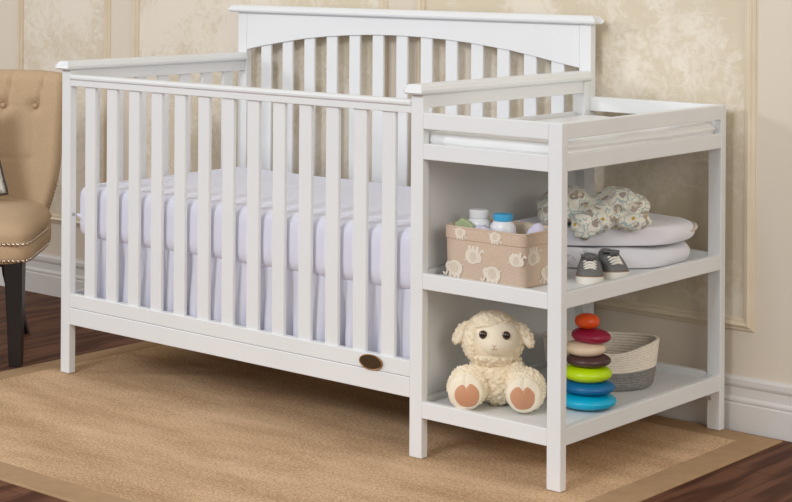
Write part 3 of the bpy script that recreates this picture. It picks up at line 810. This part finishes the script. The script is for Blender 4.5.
# local: x to the right, y to the back
bm = bmesh.new()
wf = woolf()
blob(bm, (0, .055, .075), (.064, .056, .076), sub=6, fn=wf)
blob(bm, (-.058, .035, .062), (.030, .050, .052), (0, .45, 0), 5, wf)
blob(bm, (.058, .035, .066), (.030, .050, .054), (0, -.45, 0), 5, wf)
for sx in (-1, 1):
    blob(bm, (sx*.074+(.005 if sx < 0 else -.001), .004, .052), (.049, .054, .051), sub=6, fn=wf)
obj('body', bm, 'wool', lamb, smooth=True)
for sx in (-1, 1):
    bm = bmesh.new(); R_ = sx*.06
    fc = (sx*.0745+(.005 if sx < 0 else -.001), -.040, .0485)
    blob(bm, fc, (.043, .018, .0445), sub=5, fn=lambda u, p: .0012*noise.noise(p*60)-.004*math.exp(-((u.x)/.06)**2)*max(0, u.z)*(1 if u.y < 0 else 0))
    ft = obj('foot', bm, 'plush', lamb, smooth=True); ft['label'] = 'smooth plush sole'
    # heart-like split hoof pad
    bm = bmesh.new(); px_ = .003 if sx < 0 else -.001; c = bm.verts.new((fc[0]+px_, fc[1]-.0215, fc[2]-.006)); rg = []; r2 = []
    for i in range(48):
        a = 2*PI*i/48; rr = 1-.46*math.exp(-((a-PI/2)/.17)**2)+.03*math.cos(2*a+PI)
        x = .0335*rr*math.cos(a)*(1+.04*math.sin(a)); z = .0315*rr*math.sin(a)
        def sy(x, z): return fc[1]-.018*math.sqrt(max(0, 1-(x/.043)**2-((z-.008)/.0445)**2))
        rg.append(bm.verts.new((fc[0]+px_+x*.8, sy(x*.8, z*.8)-.0024, fc[2]-.006+z*.8))); r2.append(bm.verts.new((fc[0]+px_+x, sy(x, z)+.0010, fc[2]-.006+z)))
    for i in range(48):
        bm.faces.new((c, rg[i], rg[(i+1) % 48])); bm.faces.new((rg[i], r2[i], r2[(i+1) % 48], rg[(i+1) % 48]))
    o = obj('foot_pad', bm, 'pad', lamb, smooth=True); o['label'] = 'tan split hoof pad'
# head
hc = Vector((-.012, .036, .163))
bm = bmesh.new(); wf2 = woolf(.005, 100)
def headf(u, p):
    k = 1.0
    if u.y < -.2 and abs(u.x-.12) < .66 and -.5 < u.z < .55: return -.004
    return wf2(u, p)
blob(bm, hc, (.076, .062, .069), sub=6, fn=headf)
blob(bm, hc+Vector((0, -.010, .046)), (.050, .045, .026), sub=5, fn=wf2)
hd = obj('head', bm, 'wool', lamb, smooth=True)
bm = bmesh.new(); fcn = hc+Vector((.013, -.022, .012))
blob(bm, fcn, (.057, .049, .048), sub=5, fn=lambda u, p: .007*math.exp(-((u.x/.45)**2+((u.z+.38)/.40)**2))*(1 if u.y < 0 else 0)-.003*math.exp(-((abs(u.x)-.5)/.22)**2-((u.z-.3)/.25)**2))
fo = obj('face', bm, 'plush', hd, smooth=True); fo['label'] = 'smooth plush face'
for sx in (-1, 1):
    bm = bmesh.new(); e = fcn+Vector((sx*.0285-.001, -.0405, .0130))
    blob(bm, e, (.0105, .0065, .0108), sub=3); o = obj('eye', bm, 'iris', hd, smooth=True); o['label'] = 'brown glass eye'
    bm = bmesh.new(); blob(bm, e+Vector((0, -.0022, 0)), (.0084, .0055, .0086), sub=3); obj('pupil', bm, 'eye', o, smooth=True)
    bm = bmesh.new()
    blob(bm, hc+Vector((sx*.078+.002, .0, .014)), (.034, .016, .0165), (0, sx*.90, 0), 5, woolf(.0045, 90))
    er = obj('ear', bm, 'wool', hd, smooth=True)
    bm = bmesh.new(); blob(bm, hc+Vector((sx*.080+.002, -.0125, .008)), (.023, .006, .010), (0, sx*.90, 0), 4); obj('inner_ear', bm, 'plush', er, smooth=True)
bm = bmesh.new(); q = fcn+Vector((-.001, -.0550, -.0125))
tube([q+Vector((-.006, .0012, .004)), q+Vector((0, 0, 0)), q+Vector((.006, .0012, .004))], .0006, 6, bm)
tube([q, q+Vector((0, .0, -.006))], .0006, 6, bm)
tube([q+Vector((-.0075, .002, -.005)), q+Vector((-.004, .0004, -.008)), q+Vector((0, .0, -.006)), q+Vector((.004, .0004, -.008)), q+Vector((.0075, .002, -.005))], .0006, 6, bm)
o = obj('stitched_muzzle', bm, 'stitch', hd); o['label'] = 'stitched nose and mouth'

# ring stacker
st = thing('ring_stacker', 'stacking toy of colourful pebble shaped rings on the bottom shelf', 'toy', (1.715, .262, LZ), CR)
def pebble(name, z0, z1, hx, hy, m, label, dx=0, skew=0, tilt=0, parent=st):
    bm = bmesh.new(); h = (z1-z0)/2
    def pr(a):    # rounded disc section
        return math.copysign(abs(math.cos(a))**.72, math.cos(a)), math.sin(a)
    K, J = 56, 16; rings = []
    for j in range(J+1):
        a = -PI/2+PI*j/J; cr_, sz = pr(a); r = []
        for i in range(K):
            b = 2*PI*i/K; wob = 1+skew*math.cos(b+.4)+.03*math.cos(2*b+1)
            x = math.cos(b)*hx*max(cr_, .02)*wob; y = math.sin(b)*hy*max(cr_, .02)*wob
            r.append(bm.verts.new((x+dx, y, (z0+h+h*sz+x*tilt)*.925)))
        rings.append(r)
    for a, b in zip(rings, rings[1:]):
        for i in range(K): bm.faces.new((a[i], a[(i+1) % K], b[(i+1) % K], b[i]))
    bm.faces.new(rings[0][::-1]); bm.faces.new(rings[-1])
    o = obj(name, bm, m, parent, smooth=True); o['label'] = label
    return o
pebble('ring', .0008, .0430, .0715, .070, 'r_cyan', 'cyan bottom ring')
pebble('ring', .0390, .0775, .065, .063, 'r_blue', 'dark blue ring', .004)
pebble('ring', .0715, .1170, .0605, .059, 'r_lime', 'lime green ring', -.001, .02)
pebble('ring', .1105, .1465, .055, .053, 'r_brown', 'dark brown ring', .003)
pebble('ring', .1400, .1815, .0490, .049, 'r_cream', 'cream ring', -.004)
pebble('ring', .1745, .2125, .0480, .046, 'r_berry', 'berry red ring', .005, .10, -.05)
obj('peg', lathe([(.010, .190), (.010, .206)], 20), 'r_core', st, smooth=False)
pebble('ring', .2120, .2520, .0305, .029, 'r_orange', 'orange red topper', -.0005)

# coiled rope basket
rb = thing('rope_basket', 'oval coiled rope basket, cream above and grey below, behind the ring stacker', 'basket', (1.599, .496, LZ+.001), CR*.75)
def ropewall(z0i, z1i, m, name, inner):
    bm = bmesh.new(); K = 72; rings = []; coils = 16; H = .114
    lev = []
    for c in range(z0i, z1i):
        for t in range(6):
            a = -PI/2+PI*t/6; lev.append(((c+.5+.5*math.sin(a))/coils, .0019*math.cos(a)))
    lev.append((z1i/coils, 0))
    def P3(b, t, off):
        rx, ry = .132+.018*t**.7, .092+.016*t**.7
        if t < .12: k = .94+.06*(t/.12)**.5; rx *= k; ry *= k
        dip = 1-.13*math.exp(-((b+PI/2-.3)/.5)**2)*t if b < 0 else 1
        z = H*t*dip+(.010*t*math.cos(b)**2)
        return ((rx+off)*math.cos(b), (ry+off)*math.sin(b), z)
    sect = [(t, o_) for t, o_ in lev]+[(t, -.006-o_) for t, o_ in lev[::-1]]
    for t, o_ in sect: rings.append([bm.verts.new(P3(2*PI*i/K-PI, t, o_)) for i in range(K)])
    for a, b in zip(rings, rings[1:]+rings[:1]):
        for i in range(K): bm.faces.new((a[i], a[(i+1) % K], b[(i+1) % K], b[i]))
    return obj(name, bm, m, rb, smooth=True)
o = ropewall(0, 7, 'rope_grey', 'lower_wall', 0); o['label'] = 'grey lower coils'
o = ropewall(7, 16, 'rope_cream', 'upper_wall', 0); o['label'] = 'cream upper coils'
obj('base', lathe([(.001, 0), (.120, 0), (.122, .003), (.120, .006), (.001, .006)], 60, sy=.70), 'rope_grey', rb)

# ------------------------------------------------------------------ lights, world, camera
def area(name, loc, target, size, energy, color, sy=None):
    l = bpy.data.lights.new(name, 'AREA'); l.shape = 'RECTANGLE'; l.size = size; l.size_y = sy or size; l.energy = energy; l.color = color
    o = bpy.data.objects.new(name, l); COL.objects.link(o); o.location = loc
    o.rotation_euler = (Vector(target)-Vector(loc)).to_track_quat('-Z', 'Y').to_euler(); return o
area('key_light', (1.65, -5.8, 3.9), (.9, 0, .5), 1.9, 166, (.94, .975, 1.05))
area('side_light', (-8.1, -6.7, 4.0), (1.0, .4, .6), 1.4, 300, (.96, .98, 1.02))
area('fill_light', (7.2, -2.4, 2.8), (1.2, .4, .5), 2.4, 100, (1, .95, .86))
wd = bpy.data.worlds.new('room_light'); SC.world = wd; wd.use_nodes = True
wd.node_tree.nodes['Background'].inputs[0].default_value = (.99, .965, .925, 1); wd.node_tree.nodes['Background'].inputs[1].default_value = 0.575
cam = bpy.data.cameras.new('camera'); co = bpy.data.objects.new('camera', cam); COL.objects.link(co); SC.camera = co
cam.sensor_fit = 'HORIZONTAL'; cam.sensor_width = 36; cam.lens = 1785.04*36/792; cam.shift_y = -294.156/792
yaw, roll = math.radians(40.4419), math.radians(.3358)
fw = Vector((-math.sin(yaw), math.cos(yaw), 0)); rt = Vector((math.cos(yaw), math.sin(yaw), 0)); up = rt.cross(fw)
r2 = rt*math.cos(roll)+up*math.sin(roll); u2 = -rt*math.sin(roll)+up*math.cos(roll)
mt = Matrix((r2, u2, -fw)).transposed().to_4x4(); mt.translation = (4.2187, -3.4145, 1.2461); co.matrix_world = mt
cam.clip_end = 60
SC.view_settings.view_transform = 'Standard'; SC.view_settings.look = 'None'; SC.view_settings.gamma = 1
SC.view_settings.exposure = 0
